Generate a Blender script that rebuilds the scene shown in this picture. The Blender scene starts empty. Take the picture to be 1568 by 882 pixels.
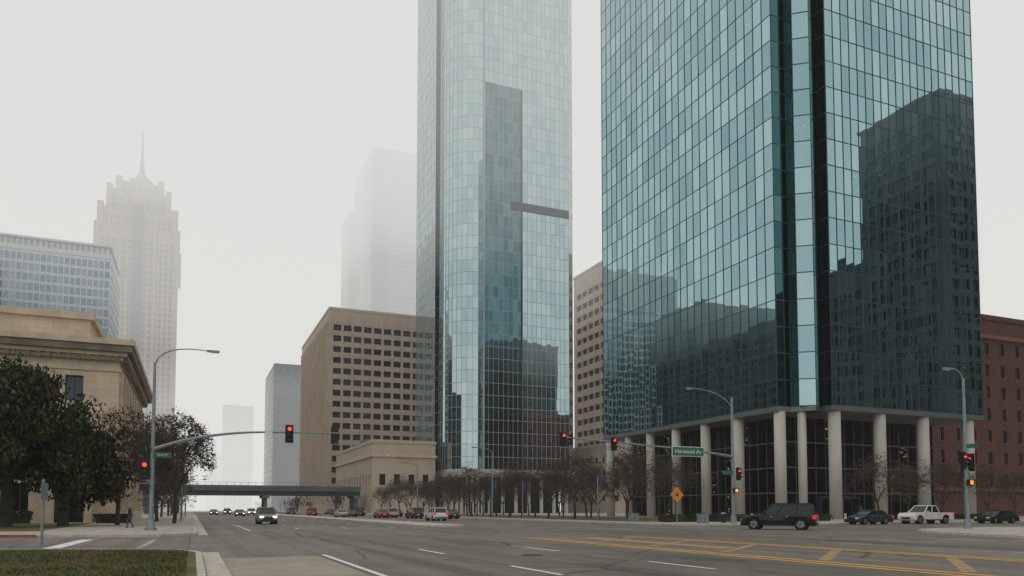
import bpy, math, random, bmesh
from mathutils import Vector, Matrix
random.seed(7)
ROT = math.atan2(.391,.92)      # street grid is turned 23 deg from the world axes
def W(v,u,z=0.0):               # street grid (v across, u along) -> world
    c,s=math.cos(ROT),math.sin(ROT)
    return Vector((v*c-u*s, v*s+u*c, z))

# ---------------------------------------------------------------- materials
def newmat(name):
    m=bpy.data.materials.new(name); m.use_nodes=True
    nt=m.node_tree; return m,nt,nt.nodes['Principled BSDF']
def N(nt,t,**kw):
    n=nt.nodes.new(t)
    for k,v in kw.items(): setattr(n,k,v)
    return n
def mixc(nt,fac,a,b,mode='MIX'):
    m=N(nt,'ShaderNodeMix',data_type='RGBA',blend_type=mode)
    for sock,val in ((m.inputs[0],fac),(m.inputs[6],a),(m.inputs[7],b)):
        if hasattr(val,'is_output'): nt.links.new(val,sock)
        elif isinstance(val,(int,float)): sock.default_value=val
        else: sock.default_value=(val[0],val[1],val[2],1)
    return m.outputs[2]
def ramp(nt,src,p0,p1,c0=(0,0,0),c1=(1,1,1)):
    r=N(nt,'ShaderNodeValToRGB'); r.color_ramp.elements[0].position=p0; r.color_ramp.elements[1].position=p1
    r.color_ramp.elements[0].color=(*c0,1); r.color_ramp.elements[1].color=(*c1,1)
    nt.links.new(src,r.inputs[0]); return r.outputs[0]
def objco(nt,scale=(1,1,1)):
    t=N(nt,'ShaderNodeTexCoord'); m=N(nt,'ShaderNodeMapping'); m.inputs['Scale'].default_value=scale
    nt.links.new(t.outputs['Object'],m.inputs[0]); return m.outputs[0]
def noise(nt,co,scale,detail=4,rough=.55):
    n=N(nt,'ShaderNodeTexNoise'); nt.links.new(co,n.inputs['Vector'])
    n.inputs['Scale'].default_value=scale; n.inputs['Detail'].default_value=detail; n.inputs['Roughness'].default_value=rough
    return n.outputs['Fac']
def bump(nt,bsdf,h,strength=.3,dist=.02):
    b=N(nt,'ShaderNodeBump'); b.inputs['Strength'].default_value=strength; b.inputs['Distance'].default_value=dist
    nt.links.new(h,b.inputs['Height']); nt.links.new(b.outputs[0],bsdf.inputs['Normal'])
def plain(name,col,rough=.6,metal=0.,amt=.18,scale=1.5,bmp=0.,streak=False,emis=0.):
    m,nt,b=newmat(name); co=objco(nt,(1,1,.15) if streak else (1,1,1))
    f=noise(nt,co,scale)
    lo=tuple(c*(1-amt) for c in col); hi=tuple(min(1,c*(1+amt)) for c in col)
    nt.links.new(ramp(nt,f,.3,.7,lo,hi),b.inputs['Base Color'])
    b.inputs['Roughness'].default_value=rough; b.inputs['Metallic'].default_value=metal
    if bmp: bump(nt,b,noise(nt,objco(nt),scale*12),bmp)
    if emis:
        b.inputs['Emission Color'].default_value=(*col,1); b.inputs['Emission Strength'].default_value=emis
    return m
def glass(name,c1,c2,rough=.02,metal=1.,warm=0.,wstr=.1):
    m,nt,b=newmat(name)
    g=N(nt,'ShaderNodeNewGeometry'); r=g.outputs['Random Per Island']
    col=mixc(nt,r,c1,c2)
    big=noise(nt,objco(nt,(1,1,.4)),.12,3)
    col=mixc(nt,1.,col,ramp(nt,big,.35,.65,(.9,.93,.94),(1.05,1.03,1.02)),'MULTIPLY')
    nt.links.new(col,b.inputs['Base Color'])
    b.inputs['Metallic'].default_value=metal; b.inputs['Roughness'].default_value=rough
    if warm:
        w=N(nt,'ShaderNodeTexWhiteNoise',noise_dimensions='1D'); nt.links.new(r,w.inputs['W'])
        n=noise(nt,objco(nt,(.6,.6,2.5)),2.2,0)
        a=N(nt,'ShaderNodeMath',operation='GREATER_THAN'); nt.links.new(w.outputs['Value'],a.inputs[0]); a.inputs[1].default_value=1-warm
        c=N(nt,'ShaderNodeMath',operation='GREATER_THAN'); nt.links.new(n,c.inputs[0]); c.inputs[1].default_value=.70
        d=N(nt,'ShaderNodeMath',operation='MULTIPLY'); nt.links.new(a.outputs[0],d.inputs[0]); nt.links.new(c.outputs[0],d.inputs[1])
        e=N(nt,'ShaderNodeMath',operation='MULTIPLY'); nt.links.new(d.outputs[0],e.inputs[0]); e.inputs[1].default_value=wstr
        nt.links.new(e.outputs[0],b.inputs['Emission Strength']); b.inputs['Emission Color'].default_value=(1,.62,.3,1)
    return m
def masonry(name,col,mortar,sx,sy,amt=.2,rough=.85,msize=.012,weather=.25):
    m,nt,b=newmat(name)
    t=N(nt,'ShaderNodeTexCoord'); s=N(nt,'ShaderNodeSeparateXYZ'); nt.links.new(t.outputs['Object'],s.inputs[0])
    ad=N(nt,'ShaderNodeMath',operation='ADD'); nt.links.new(s.outputs[0],ad.inputs[0]); nt.links.new(s.outputs[1],ad.inputs[1])
    cb=N(nt,'ShaderNodeCombineXYZ'); nt.links.new(ad.outputs[0],cb.inputs[0]); nt.links.new(s.outputs[2],cb.inputs[1])
    br=N(nt,'ShaderNodeTexBrick'); nt.links.new(cb.outputs[0],br.inputs['Vector'])
    br.inputs['Scale'].default_value=1; br.inputs['Brick Width'].default_value=sx; br.inputs['Row Height'].default_value=sy
    br.inputs['Mortar Size'].default_value=msize
    br.inputs['Color1'].default_value=(*[c*(1-amt) for c in col],1); br.inputs['Color2'].default_value=(*[c*(1+amt*.6) for c in col],1)
    br.inputs['Mortar'].default_value=(*mortar,1)
    n=noise(nt,objco(nt,(1,1,.3)),.35,5)
    wc=ramp(nt,n,.3,.7,(1-weather,)*3,(1.0,)*3)
    nt.links.new(mixc(nt,1.,br.outputs['Color'],wc,'MULTIPLY'),b.inputs['Base Color'])
    b.inputs['Roughness'].default_value=rough
    return m
def leafmat(name,c1,c2):
    m,nt,b=newmat(name)
    g=N(nt,'ShaderNodeNewGeometry')
    big=noise(nt,objco(nt),.8,2)
    c=mixc(nt,g.outputs['Random Per Island'],c1,c2)
    nt.links.new(mixc(nt,1.,c,ramp(nt,big,.35,.65,(.5,)*3,(1.3,)*3),'MULTIPLY'),b.inputs['Base Color'])
    b.inputs['Roughness'].default_value=.6; b.inputs['Specular IOR Level'].default_value=.25
    return m
def asphaltmat(name='asphalt',k=1.):
    m,nt,b=newmat(name)
    co=objco(nt)
    big=noise(nt,co,.09,5,.6); fine=noise(nt,co,9,3,.7); lane=noise(nt,objco(nt,(1.1,.03,1)),.9,3); mid=noise(nt,co,.7,5,.65)
    c=ramp(nt,big,.35,.68,(.185*k,.160*k,.135*k),(.28*k,.245*k,.205*k))
    c=mixc(nt,1.,c,ramp(nt,lane,.3,.7,(.66,)*3,(1.16,)*3),'MULTIPLY')
    c=mixc(nt,1.,c,ramp(nt,fine,.3,.7,(.80,)*3,(1.15,)*3),'MULTIPLY')
    c=mixc(nt,1.,c,ramp(nt,mid,.3,.75,(.72,)*3,(1.14,)*3),'MULTIPLY')
    v=N(nt,'ShaderNodeTexVoronoi',feature='DISTANCE_TO_EDGE'); v.inputs['Scale'].default_value=.16
    wob=N(nt,'ShaderNodeTexNoise'); wob.inputs['Scale'].default_value=.6; nt.links.new(co,wob.inputs['Vector'])
    vv=mixc(nt,.12,co,wob.outputs['Color'],'LINEAR_LIGHT'); nt.links.new(vv,v.inputs['Vector'])
    c=mixc(nt,1.,c,ramp(nt,v.outputs['Distance'],.003,.010,(.42,)*3,(1,)*3),'MULTIPLY')
    s=N(nt,'ShaderNodeSeparateXYZ'); nt.links.new(co,s.inputs[0])
    for ax,per,off in ((1,4.5,0),(0,2.05,.1)):     # expansion joints between the concrete slabs
        ad=N(nt,'ShaderNodeMath',operation='ADD'); nt.links.new(s.outputs[ax],ad.inputs[0]); ad.inputs[1].default_value=off
        mo=N(nt,'ShaderNodeMath',operation='PINGPONG'); nt.links.new(ad.outputs[0],mo.inputs[0]); mo.inputs[1].default_value=per
        c=mixc(nt,1.,c,ramp(nt,mo.outputs[0],.010,.045,(.5,)*3,(1,)*3),'MULTIPLY')
    nt.links.new(c,b.inputs['Base Color'])
    nt.links.new(ramp(nt,mid,.3,.7,(.55,)*3,(.85,)*3),b.inputs['Roughness'])
    b.inputs['Specular IOR Level'].default_value=.35
    bump(nt,b,noise(nt,co,40,2),.25,.01)
    return m
def paintmat(name,col,wear=.5):
    m,nt,b=newmat(name); co=objco(nt)
    n=noise(nt,co,3.5,6,.75)
    nt.links.new(mixc(nt,ramp(nt,n,wear-.04,wear+.08),col,(.22,.19,.16)),b.inputs['Base Color'])
    b.inputs['Roughness'].default_value=.7
    return m
def sidewalkmat(name,col,slab=1.5):
    m,nt,b=newmat(name); co=objco(nt)
    br=N(nt,'ShaderNodeTexBrick'); nt.links.new(co,br.inputs['Vector']); br.offset=0
    br.inputs['Scale'].default_value=1; br.inputs['Brick Width'].default_value=slab; br.inputs['Row Height'].default_value=slab; br.inputs['Mortar Size'].default_value=.015
    br.inputs['Color1'].default_value=(*[c*.88 for c in col],1); br.inputs['Color2'].default_value=(*[c*1.08 for c in col],1); br.inputs['Mortar'].default_value=(*[c*.45 for c in col],1)
    n=noise(nt,co,.8,6,.7)
    nt.links.new(mixc(nt,1.,br.outputs['Color'],ramp(nt,n,.3,.7,(.7,)*3,(1.05,)*3),'MULTIPLY'),b.inputs['Base Color'])
    b.inputs['Roughness'].default_value=.85
    return m
def grassmat():
    m,nt,b=newmat('grass_turf'); co=objco(nt)
    f=noise(nt,co,14,4,.7); g=noise(nt,co,.45,5,.65)
    c=ramp(nt,f,.3,.7,(.035,.06,.014),(.12,.15,.035))
    d=ramp(nt,f,.3,.7,(.12,.08,.04),(.24,.165,.09))
    nt.links.new(mixc(nt,ramp(nt,g,.47,.6),c,d),b.inputs['Base Color'])
    b.inputs['Roughness'].default_value=.9; bump(nt,b,f,.8,.05)
    return m

M={}
M['asphalt']=asphaltmat(); M['asphalt_patch']=asphaltmat('asphalt_patch',.76)
M['white']=paintmat('road_paint_white',(.80,.80,.77),.60)
M['whitew']=paintmat('road_paint_white_worn',(.5,.5,.48),.49)
M['yellow']=paintmat('road_paint_yellow',(.78,.40,.05),.58)
M['yfade']=paintmat('road_paint_yellow_worn',(.55,.33,.09),.475)
M['pad']=sidewalkmat('concrete_pad',(.38,.325,.26),4.5)
M['walk']=sidewalkmat('sidewalk_concrete',(.54,.475,.40))
M['kerb']=plain('kerb_concrete',(.52,.47,.41),.85,amt=.25,scale=3)
M['redkerb']=plain('red_kerb_paint',(.33,.07,.06),.7,amt=.3,scale=4)
M['grass']=grassmat()
M['ground']=plain('ground_earth',(.15,.145,.12),.95,amt=.3,scale=.05)
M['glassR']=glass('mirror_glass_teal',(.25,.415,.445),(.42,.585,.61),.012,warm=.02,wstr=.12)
M['glassRd']=glass('recess_glass_painted_reflection',(.025,.10,.11),(.09,.225,.24),.03)  # notch sides: the tower's own dark reflection put into the glass colour
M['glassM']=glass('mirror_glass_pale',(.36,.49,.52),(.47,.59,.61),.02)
M['glassMd']=glass('groove_and_painted_reflection_glass',(.05,.135,.155),(.12,.225,.25),.03)  # groove panels, and the reflection strip painted on the front face
M['lobby']=glass('lobby_glass',(.02,.028,.027),(.05,.06,.055),.03,warm=.14,wstr=.25)
M['mullR']=plain('mullion_dark',(.065,.105,.115),.45,.6,.1)
M['mullL']=plain('mullion_grey',(.17,.20,.20),.45,.6,.1)
M['mullM']=plain('mullion_pale',(.40,.45,.45),.5,.3,.1)
M['column']=plain('column_concrete',(.53,.505,.45),.75,amt=.12,scale=.6,streak=True)
M['soffit']=plain('soffit_panel',(.20,.205,.195),.7)
M['lime']=masonry('limestone',(.70,.575,.43),(.44,.35,.26),1.5,.75,.08,.85,.012,.26)
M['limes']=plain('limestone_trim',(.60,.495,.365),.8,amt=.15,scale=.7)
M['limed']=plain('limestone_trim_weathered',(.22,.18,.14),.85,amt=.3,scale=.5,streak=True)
M['beige']=masonry('precast_beige',(.56,.445,.34),(.40,.32,.24),4,4.3,.04,.85,.03,.15)
M['beige2']=masonry('precast_tan',(.58,.48,.375),(.38,.32,.25),3,3.9,.05,.85,.03,.15)
M['brick']=masonry('red_brick',(.15,.045,.03),(.16,.12,.10),.5,.2,.35,.9,.014,.25)
M['brickl']=plain('terracotta_trim',(.25,.10,.075),.85)
M['deco']=masonry('pink_granite',(.33,.245,.175),(.22,.17,.13),3,3.9,.06,.8,.03,.15)
M['win']=glass('window_glass',(.015,.022,.03),(.055,.07,.08),.06,metal=.75)
M['win2']=glass('window_glass_blue',(.12,.19,.24),(.2,.28,.33),.06,metal=.9)
M['winb']=glass('window_glass_navy',(.025,.065,.10),(.07,.12,.16),.06,metal=.9)
M['wind']=glass('window_glass_dim',(.03,.04,.05),(.06,.07,.08),.1,metal=.6)
M['white_panel']=plain('white_panel',(.60,.65,.68),.6,amt=.06)
M['darkpanel']=plain('dark_panel',(.03,.045,.056),.5,amt=.15)
M['roof']=plain('roof_membrane',(.25,.25,.24),.9)
M['greyconc']=plain('grey_concrete',(.14,.15,.148),.85,amt=.2,scale=.5,streak=True)
M['gal']=plain('galvanised_steel',(.26,.30,.33),.5,.6,.15,scale=3)
M['black']=plain('black_housing',(.012,.012,.014),.5,amt=.1)
M['red_on']=plain('signal_red_lit',(1,.05,.02),.4,emis=2.2,amt=.02)
M['amber_off']=plain('signal_amber_dark',(.08,.04,.01),.4)
M['green_off']=plain('signal_green_dark',(.01,.05,.03),.4)
M['orange_on']=plain('ped_hand_lit',(1,.25,.03),.4,emis=1.5,amt=.02)
M['green_sign']=plain('street_sign_green',(.01,.15,.09),.5,amt=.08)
M['sign_white']=plain('sign_white',(.8,.8,.8),.5,amt=.03)
M['orange_sign']=plain('warning_orange',(.80,.27,.03),.5,amt=.08)
M['blue_banner']=plain('banner_blue',(.03,.08,.22),.7,amt=.2)
M['bark']=plain('bark',(.055,.042,.034),.95,amt=.35,scale=6)
M['barkl']=plain('bark_twig',(.08,.06,.048),.95,amt=.3,scale=6)
M['oak']=leafmat('oak_leaves',(.016,.026,.009),(.066,.075,.024))
M['rust']=leafmat('dry_leaves',(.05,.034,.022),(.12,.075,.04))
M['orange']=leafmat('autumn_leaves',(.08,.05,.015),(.19,.115,.03))
M['hedge']=leafmat('hedge_leaves',(.016,.03,.012),(.045,.06,.022))
M['tyre']=plain('tyre_rubber',(.016,.016,.016),.8)
M['rim']=plain('alloy_rim',(.30,.30,.31),.35,.8)
M['carglass']=glass('car_glass',(.012,.015,.017),(.018,.022,.025),.04,metal=.0)
M['chrome']=plain('chrome',(.6,.6,.6),.2,1.)
M['tail']=plain('tail_lamp',(.6,.02,.02),.3,emis=.6)
M['head']=plain('head_lamp',(.75,.78,.8),.15,amt=.03)
M['head_on']=plain('head_lamp_lit',(1,.96,.85),.15,amt=.02,emis=2.)
def carpaint(name,c):
    m=plain(name,c,.35,.1,.05); b=m.node_tree.nodes['Principled BSDF']; b.inputs['Coat Weight'].default_value=.5; b.inputs['Specular IOR Level'].default_value=.3; return m
P={'black':carpaint('paint_black',(.006,.0065,.008)),'white':carpaint('paint_white',(.72,.73,.72)),
   'grey':carpaint('paint_graphite',(.025,.032,.04)),'silver':carpaint('paint_silver',(.42,.44,.43)),
   'red':carpaint('paint_red',(.25,.02,.02)),'pale':carpaint('paint_champagne',(.20,.23,.21))}

# ---------------------------------------------------------------- mesh builder
class MB:
    def __init__(s): s.v=[];s.f=[];s.mi=[];s.ms=[]
    def m(s,mat):
        if isinstance(mat,str): mat=M[mat]
        if mat not in s.ms: s.ms.append(mat)
        return s.ms.index(mat)
    def poly(s,pts,mat):
        b=len(s.v); s.v+= [tuple(p) for p in pts]; s.f.append(tuple(range(b,b+len(pts)))); s.mi.append(s.m(mat))
    def obox(s,o,a,b,c,mat):
        o,a,b,c=Vector(o),Vector(a),Vector(b),Vector(c)
        if a.cross(b).dot(c)<0: a,b=b,a
        n=len(s.v)
        for k in (0,1):
            for q in (o,o+a,o+a+b,o+b): s.v.append(tuple(q+c*k))
        for f in ((3,2,1,0),(4,5,6,7),(0,1,5,4),(1,2,6,5),(2,3,7,6),(3,0,4,7)):
            s.f.append(tuple(n+i for i in f)); s.mi.append(s.m(mat))
    def box(s,x0,x1,y0,y1,z0,z1,mat): s.obox((x0,y0,z0),(x1-x0,0,0),(0,y1-y0,0),(0,0,z1-z0),mat)
    def tube(s,p0,p1,r0,r1,n,mat,caps=True):
        p0,p1=Vector(p0),Vector(p1); d=p1-p0
        if d.length<1e-6: return
        d.normalize(); a=d.orthogonal().normalized(); b=d.cross(a); base=len(s.v)
        for p,r in ((p0,r0),(p1,r1)):
            for i in range(n):
                t=2*math.pi*i/n; s.v.append(tuple(p+a*(r*math.cos(t))+b*(r*math.sin(t))))
        mi=s.m(mat)
        for i in range(n):
            j=(i+1)%n; s.f.append((base+i,base+j,base+n+j,base+n+i)); s.mi.append(mi)
        if caps:
            s.f.append(tuple(base+i for i in reversed(range(n)))); s.mi.append(mi)
            s.f.append(tuple(base+n+i for i in range(n))); s.mi.append(mi)
    def path(s,pts,rs,n,mat):
        for i in range(len(pts)-1): s.tube(pts[i],pts[i+1],rs[i],rs[i+1],n,mat)
    def prism(s,pts,z0,z1,mt,ms):
        s.poly([(x,y,z1) for x,y in pts],mt)
        k=len(pts)
        for i in range(k):
            a=pts[i];b=pts[(i+1)%k]; s.poly([(a[0],a[1],z0),(b[0],b[1],z0),(b[0],b[1],z1),(a[0],a[1],z1)],ms)
    def obj(s,name,parent=None,rot=None,loc=(0,0,0),smooth=False):
        me=bpy.data.meshes.new(name); me.from_pydata(s.v,[],s.f)
        for m in s.ms: me.materials.append(m)
        me.polygons.foreach_set('material_index',s.mi)
        if smooth: me.polygons.foreach_set('use_smooth',[True]*len(s.f))
        me.update()
        o=bpy.data.objects.new(name,me); bpy.context.collection.objects.link(o)
        if parent: o.parent=parent
        else:
            o.rotation_euler=(0,0,rot or 0); o.location=loc
        return o
def empty(name,loc=(0,0,0),rot=ROT):
    e=bpy.data.objects.new(name,None); bpy.context.collection.objects.link(e)
    e.location=loc; e.rotation_euler=(0,0,rot); e.empty_display_size=.5; return e

def curtain(G,Mu,p0,p1,z0,z1,n,nf,nrm,mg,mm,mw=.1,mh=.14,tilt=.002,fn=None,proud=.07):
    p0=Vector((*p0,0));p1=Vector((*p1,0));d=(p1-p0);L=d.length;d/=L;nr=Vector((*nrm,0)).normalized()
    w=L/n;h=(z1-z0)/nf
    for i in range(n):
        for j in range(nf):
            a=random.gauss(0,tilt);b=random.gauss(0,tilt)
            if random.random()<.04: a*=3;b*=3
            pts=[]
            for s,t in ((0,0),(1,0),(1,1),(0,1)):
                off=a*(s-.5)*w+b*(t-.5)*h
                q=p0+d*(w*(i+s))+nr*off; q.z=z0+h*(j+t); pts.append(q)
            mat=fn((i+.5)*w,z0+h*(j+.5)) if fn else mg
            G.poly(pts,mat)
    for i in range(n+1):
        o=p0+d*(w*i-mw/2)-nr*.05; o.z=z0; Mu.obox(o,d*mw,nr*(proud+.05),(0,0,z1-z0),mm)
    for j in range(nf+1):
        o=p0-nr*.05; o.z=z0+h*j-mh/2; Mu.obox(o,d*L,nr*(proud*.6+.05),(0,0,mh),mm)

def wall(B,p0,p1,z0,z1,nrm,sr,zr,depth,mw,mg,skip=None,sill=None):
    p0=Vector((*p0,0));p1=Vector((*p1,0));d=p1-p0;L=d.length;d/=L;nr=Vector((*nrm,0))
    S=sorted({0,L}|{x for r in sr for x in r}); Z=sorted({z0,z1}|{x for r in zr for x in r})
    def pt(s,z,k=0): q=p0+d*s-nr*k; q.z=z; return q
    for i in range(len(S)-1):
        sm=(S[i]+S[i+1])/2; ins=any(a<sm<b for a,b in sr)
        if not ins:
            B.poly([pt(S[i],z0),pt(S[i+1],z0),pt(S[i+1],z1),pt(S[i],z1)],mw); continue
        for j in range(len(Z)-1):
            zm=(Z[j]+Z[j+1])/2; a,b,c,e=S[i],S[i+1],Z[j],Z[j+1]
            if any(x<zm<y for x,y in zr) and not (skip and skip(sm,zm)):
                B.poly([pt(a,c,depth),pt(b,c,depth),pt(b,e,depth),pt(a,e,depth)],mg)
                for q in ((a,c,b,c),(b,c,b,e),(b,e,a,e),(a,e,a,c)):
                    B.poly([pt(q[0],q[1]),pt(q[2],q[3]),pt(q[2],q[3],depth),pt(q[0],q[1],depth)],mw)
                if b-a>1.2:
                    o=pt((a+b)/2-.04,c,depth); B.obox(o,d*.08,nr*.06,(0,0,e-c),'darkpanel')
                if sill:
                    B.obox(pt(a-.1,c-.18,.02),d*(b-a+.2),nr*.16,(0,0,.18),sill)
            else: B.poly([pt(a,c),pt(b,c),pt(b,e),pt(a,e)],mw)

def grid_building(name,v0,v1,u0,u1,z1,bay,fl,ww,wh,mw,mg,depth=.5,base=5.,top=3.,z0=0.,sill=None,parapet=True,parent=None,part='walls',boxes=True):
    B=MB()
    faces=[((v0,u0),(v1,u0),(0,-1)),((v0,u1),(v0,u0),(-1,0)),((v1,u0),(v1,u1),(1,0)),((v1,u1),(v0,u1),(0,1))]
    nf=int((z1-top-z0-base)/fl); zr=[(z0+base+j*fl+(fl-wh)/2,z0+base+j*fl+(fl+wh)/2) for j in range(nf)]
    for a,b,n in faces:
        L=abs(b[0]-a[0])+abs(b[1]-a[1]); nb=max(1,int((L-1)/bay)); m=(L-nb*bay)/2
        sr=[(m+(i+.5)*bay-ww/2,m+(i+.5)*bay+ww/2) for i in range(nb)]
        wall(B,a,b,z0,z1,n,sr,zr,depth,mw,mg,sill=sill)
    B.poly([(v0,u0,z1-.6),(v1,u0,z1-.6),(v1,u1,z1-.6),(v0,u1,z1-.6)],'roof')
    if parapet:
        for x0,x1,y0,y1 in ((v0-.25,v1+.25,u0-.25,u0+.3),(v0-.25,v1+.25,u1-.3,u1+.25),(v0-.25,v0+.3,u0+.302,u1-.302),(v1-.3,v1+.25,u0+.302,u1-.302)):
            B.box(x0,x1,y0,y1,z1-.5,z1+.5,mw)
    if boxes:
        vm=(v0+v1)/2;um=(u0+u1)/2
        B.box(vm-6,vm+4,um-4,um+6,z1-.6,z1+3.2,'greyconc')
    if parent: return B.obj(part,parent)
    e=empty(name); B.obj(part,e); return e

# ---------------------------------------------------------------- ground, roads
g=MB(); g.poly([(-4000,-4000,-.03),(4000,-4000,-.03),(4000,4000,-.03),(-4000,4000,-.03)],'ground'); g.obj('ground')
r=MB(); r.poly([(-160,-80,0),(230,-80,0),(230,1500,0),(-160,1500,0)],'asphalt'); r.obj('road',rot=ROT)
def strip(B,pts,w,z,mat):
    for a,b in zip(pts[:-1],pts[1:]):
        a=Vector((*a,z));b=Vector((*b,z));d=(b-a).normalized();n=Vector((-d.y,d.x,0))*w/2
        B.poly([a-n,b-n,b+n,a+n],mat)
mk=MB()
mk.poly([(.9,-30,.004),(3.85,-30,.004),(3.85,25.4,.004),(.9,25.4,.004)],'pad')
strip(mk,[(4.1,-30),(4.1,26)],.16,.008,'white')
for lv in (8.0,12.4):
    for k in range(-3,4): strip(mk,[(lv,k*9-2.2),(lv,k*9+.9)],.15,.008,'white')
for lv in (27.2,31.2,35.2):
    for k in range(-3,3): strip(mk,[(lv,k*9+6),(lv,k*9+9)],.12,.008,'white')
for lv in (16.4,17.0,22.5,23.1): strip(mk,[(lv,-30),(lv,37.)],.26,.008,'yellow')
for k in range(7): strip(mk,[(17.5,8+k*4.6),(22.2,12+k*4.6)],.35,.0075,'yfade')
strip(mk,[(19.6,24),(19.6,36)],1.2,.006,'yfade')
for lv in (3.8,7.6,11.4,15.2,26.5,30.4,34.3):
    for k in range(34): strip(mk,[(lv,60+k*9),(lv,63.+k*9)],.15,.008,'white')
strip(mk,[(3.8,56),(3.8,76)],.15,.0085,'white')
for uu,w in ((50.2,.22),(53.4,.22)): strip(mk,[(1,uu-1.2),(40.5,uu+3.4)],w,.008,'whitew')
strip(mk,[(1,57.2),(18,58.6)],.4,.008,'whitew')
strip(mk,[(43.6,41),(46.3,57)],.22,.008,'whitew'); strip(mk,[(47.4,41),(49.6,57)],.22,.008,'whitew')
strip(mk,[(-5.06,34.1),(-4.85,43.3)],.6,.008,'white'); strip(mk,[(-1.9,33),(-1.7,42)],.25,.008,'whitew')
for k in range(8): strip(mk,[(56+k*9,48),(59+k*9,48)],.14,.008,'yellow')
for lv,u0,u1,w in ((9.9,6,19,.9),(14.2,18,30,1.2),(6.0,12,44,.5),(28.5,5,30,1.0),(24.5,40,60,1.5),(5,62,90,1.1),(13,64,110,.6),(11,30,37,2.4)):
    mk.poly([(lv,u0,.0035),(lv+w,u0,.0035),(lv+w,u1,.0035),(lv,u1,.0035)],'asphalt_patch')
mk.obj('road_markings',rot=ROT)
for v,u in ((10.5,23),(18.8,47),(6.2,38)):
    mh=MB(); mh.tube((v,u,.009),(v,u,.014),.38,.38,20,'greyconc'); mh.tube((v,u,.014),(v,u,.02),.31,.31,20,'black'); mh.obj('manhole_cover',rot=ROT)
gt=MB(); gt.poly([(.35,-40,.005),(.88,-40,.005),(.88,29,.005),(.35,29,.005)],'kerb'); gt.poly([(.35,48,.005),(.88,48,.005),(.88,230,.005),(.35,230,.005)],'kerb'); gt.obj('gutter',rot=ROT)

def block(name,pts,top,rim=.18,h=.14,kerbm='kerb'):
    n=len(pts)
    area=sum(pts[i][0]*pts[(i+1)%n][1]-pts[(i+1)%n][0]*pts[i][1] for i in range(n))
    if area<0: pts=pts[::-1]
    inn=[]
    for i in range(n):
        a=Vector(pts[i-1]);b=Vector(pts[i]);c2=Vector(pts[(i+1)%n])
        d1=(b-a).normalized();d2=(c2-b).normalized();n1=Vector((-d1.y,d1.x));n2=Vector((-d2.y,d2.x))
        m=(n1+n2); m/=max(.3,m.length_squared/2); inn.append(b+m*rim)
    B=MB()
    for i in range(n):
        j=(i+1)%n;a,b,c1,d=pts[i],pts[j],inn[j],inn[i]
        B.poly([(a[0],a[1],h),(b[0],b[1],h),(c1[0],c1[1],h),(d[0],d[1],h)],kerbm)
        B.poly([(a[0],a[1],-.01),(b[0],b[1],-.01),(b[0],b[1],h),(a[0],a[1],h)],kerbm)
        B.poly([(c1[0],c1[1],h-.05),(d[0],d[1],h-.05),(d[0],d[1],h),(c1[0],c1[1],h)],kerbm)
    B.poly([(p[0],p[1],h-.006) for p in inn],top)
    return B.obj(name,rot=ROT)
def arc(cx,cy,r,a0,a1,n=8): return [(cx+r*math.cos(math.radians(a0+(a1-a0)*i/n)),cy+r*math.sin(math.radians(a0+(a1-a0)*i/n))) for i in range(n+1)]
dx,du=-.92,.391   # world -X written in grid axes
c0=[(.3,-60)]+arc(-3.2,26.6,3.5,0,70,8)
e=c0[-1]; block('lawn_corner',c0+[(e[0]+dx*90,e[1]+du*90),(-130,-60)],'grass')
a=arc(-3.7,49.5,4.,-70,0,8); f=a[0]
block('sidewalk_west',[(f[0]+dx*100,f[1]+du*100)]+a+[(.3,900),(-100,900)],'walk')
rk=MB(); p=Vector((f[0],f[1]));
rk.obox((p.x+dx*6,p.y+du*6-.03,0),(dx*60,du*60,0),(du*-.02,-.2*.92,0),(0,0,.142),'redkerb'); rk.obj('red_kerb',rot=ROT)
block('sidewalk_corner',[(39,-60),(39.2,22)]+[(40.5,27),(42.5,32.5),(45,36),(48,38.2),(52,39.4)]+[(220,41),(220,-60)],'walk')
a=arc(46.,62.3,4.6,180,272,8)
block('plaza',[(41.4,900)]+a+[(220,58.2),(220,900)],'walk')
block('median',[(18.4,64)]+arc(20.4,64,2.,180,360,8)[1:-1]+[(22.4,64),(22.4,420),(18.4,420)],'kerb')
pl=MB(); pl.poly([(45.5,70,.139),(72,70,.139),(72,205,.139),(45.5,205,.139)],'grass'); pl.obj('park_lawn',rot=ROT)
ml=MB(); ml.poly([(-60,56,.139),(-9,56,.139),(-9,86,.139),(-60,86,.139)],'grass'); ml.obj('museum_lawn',rot=ROT)

# ---------------------------------------------------------------- right tower
V0,V1,U0,U1=75.4,112.5,78.,130.5; ZB=16.; HT=156.4; NF=37
e=empty('glass_office_tower'); G=MB();U=MB()
curtain(G,U,(V0,U1),(V0,82.),ZB,HT,26,NF,(-1,0),'glassR','mullR',tilt=.002,mw=.085,mh=.11)
curtain(G,U,(81.5,U0),(V1,U0),ZB,HT,20,NF,(0,-1),'glassR','mullR',tilt=.002,mw=.085,mh=.11)
curtain(G,U,(V1,U0),(V1,U1),ZB,HT,26,NF,(1,0),'glassR','mullR')
curtain(G,U,(V1,U1),(V0,U1),ZB,HT,18,NF,(0,1),'glassR','mullR')
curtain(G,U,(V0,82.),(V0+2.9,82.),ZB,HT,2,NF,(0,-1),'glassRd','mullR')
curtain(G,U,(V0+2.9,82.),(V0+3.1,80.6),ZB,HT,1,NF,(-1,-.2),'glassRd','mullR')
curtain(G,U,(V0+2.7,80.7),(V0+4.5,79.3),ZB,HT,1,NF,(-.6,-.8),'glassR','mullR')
curtain(G,U,(V0+4.5,79.3),(V0+4.7,81.),ZB,HT,1,NF,(1,0),'glassRd','mullR')
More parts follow.
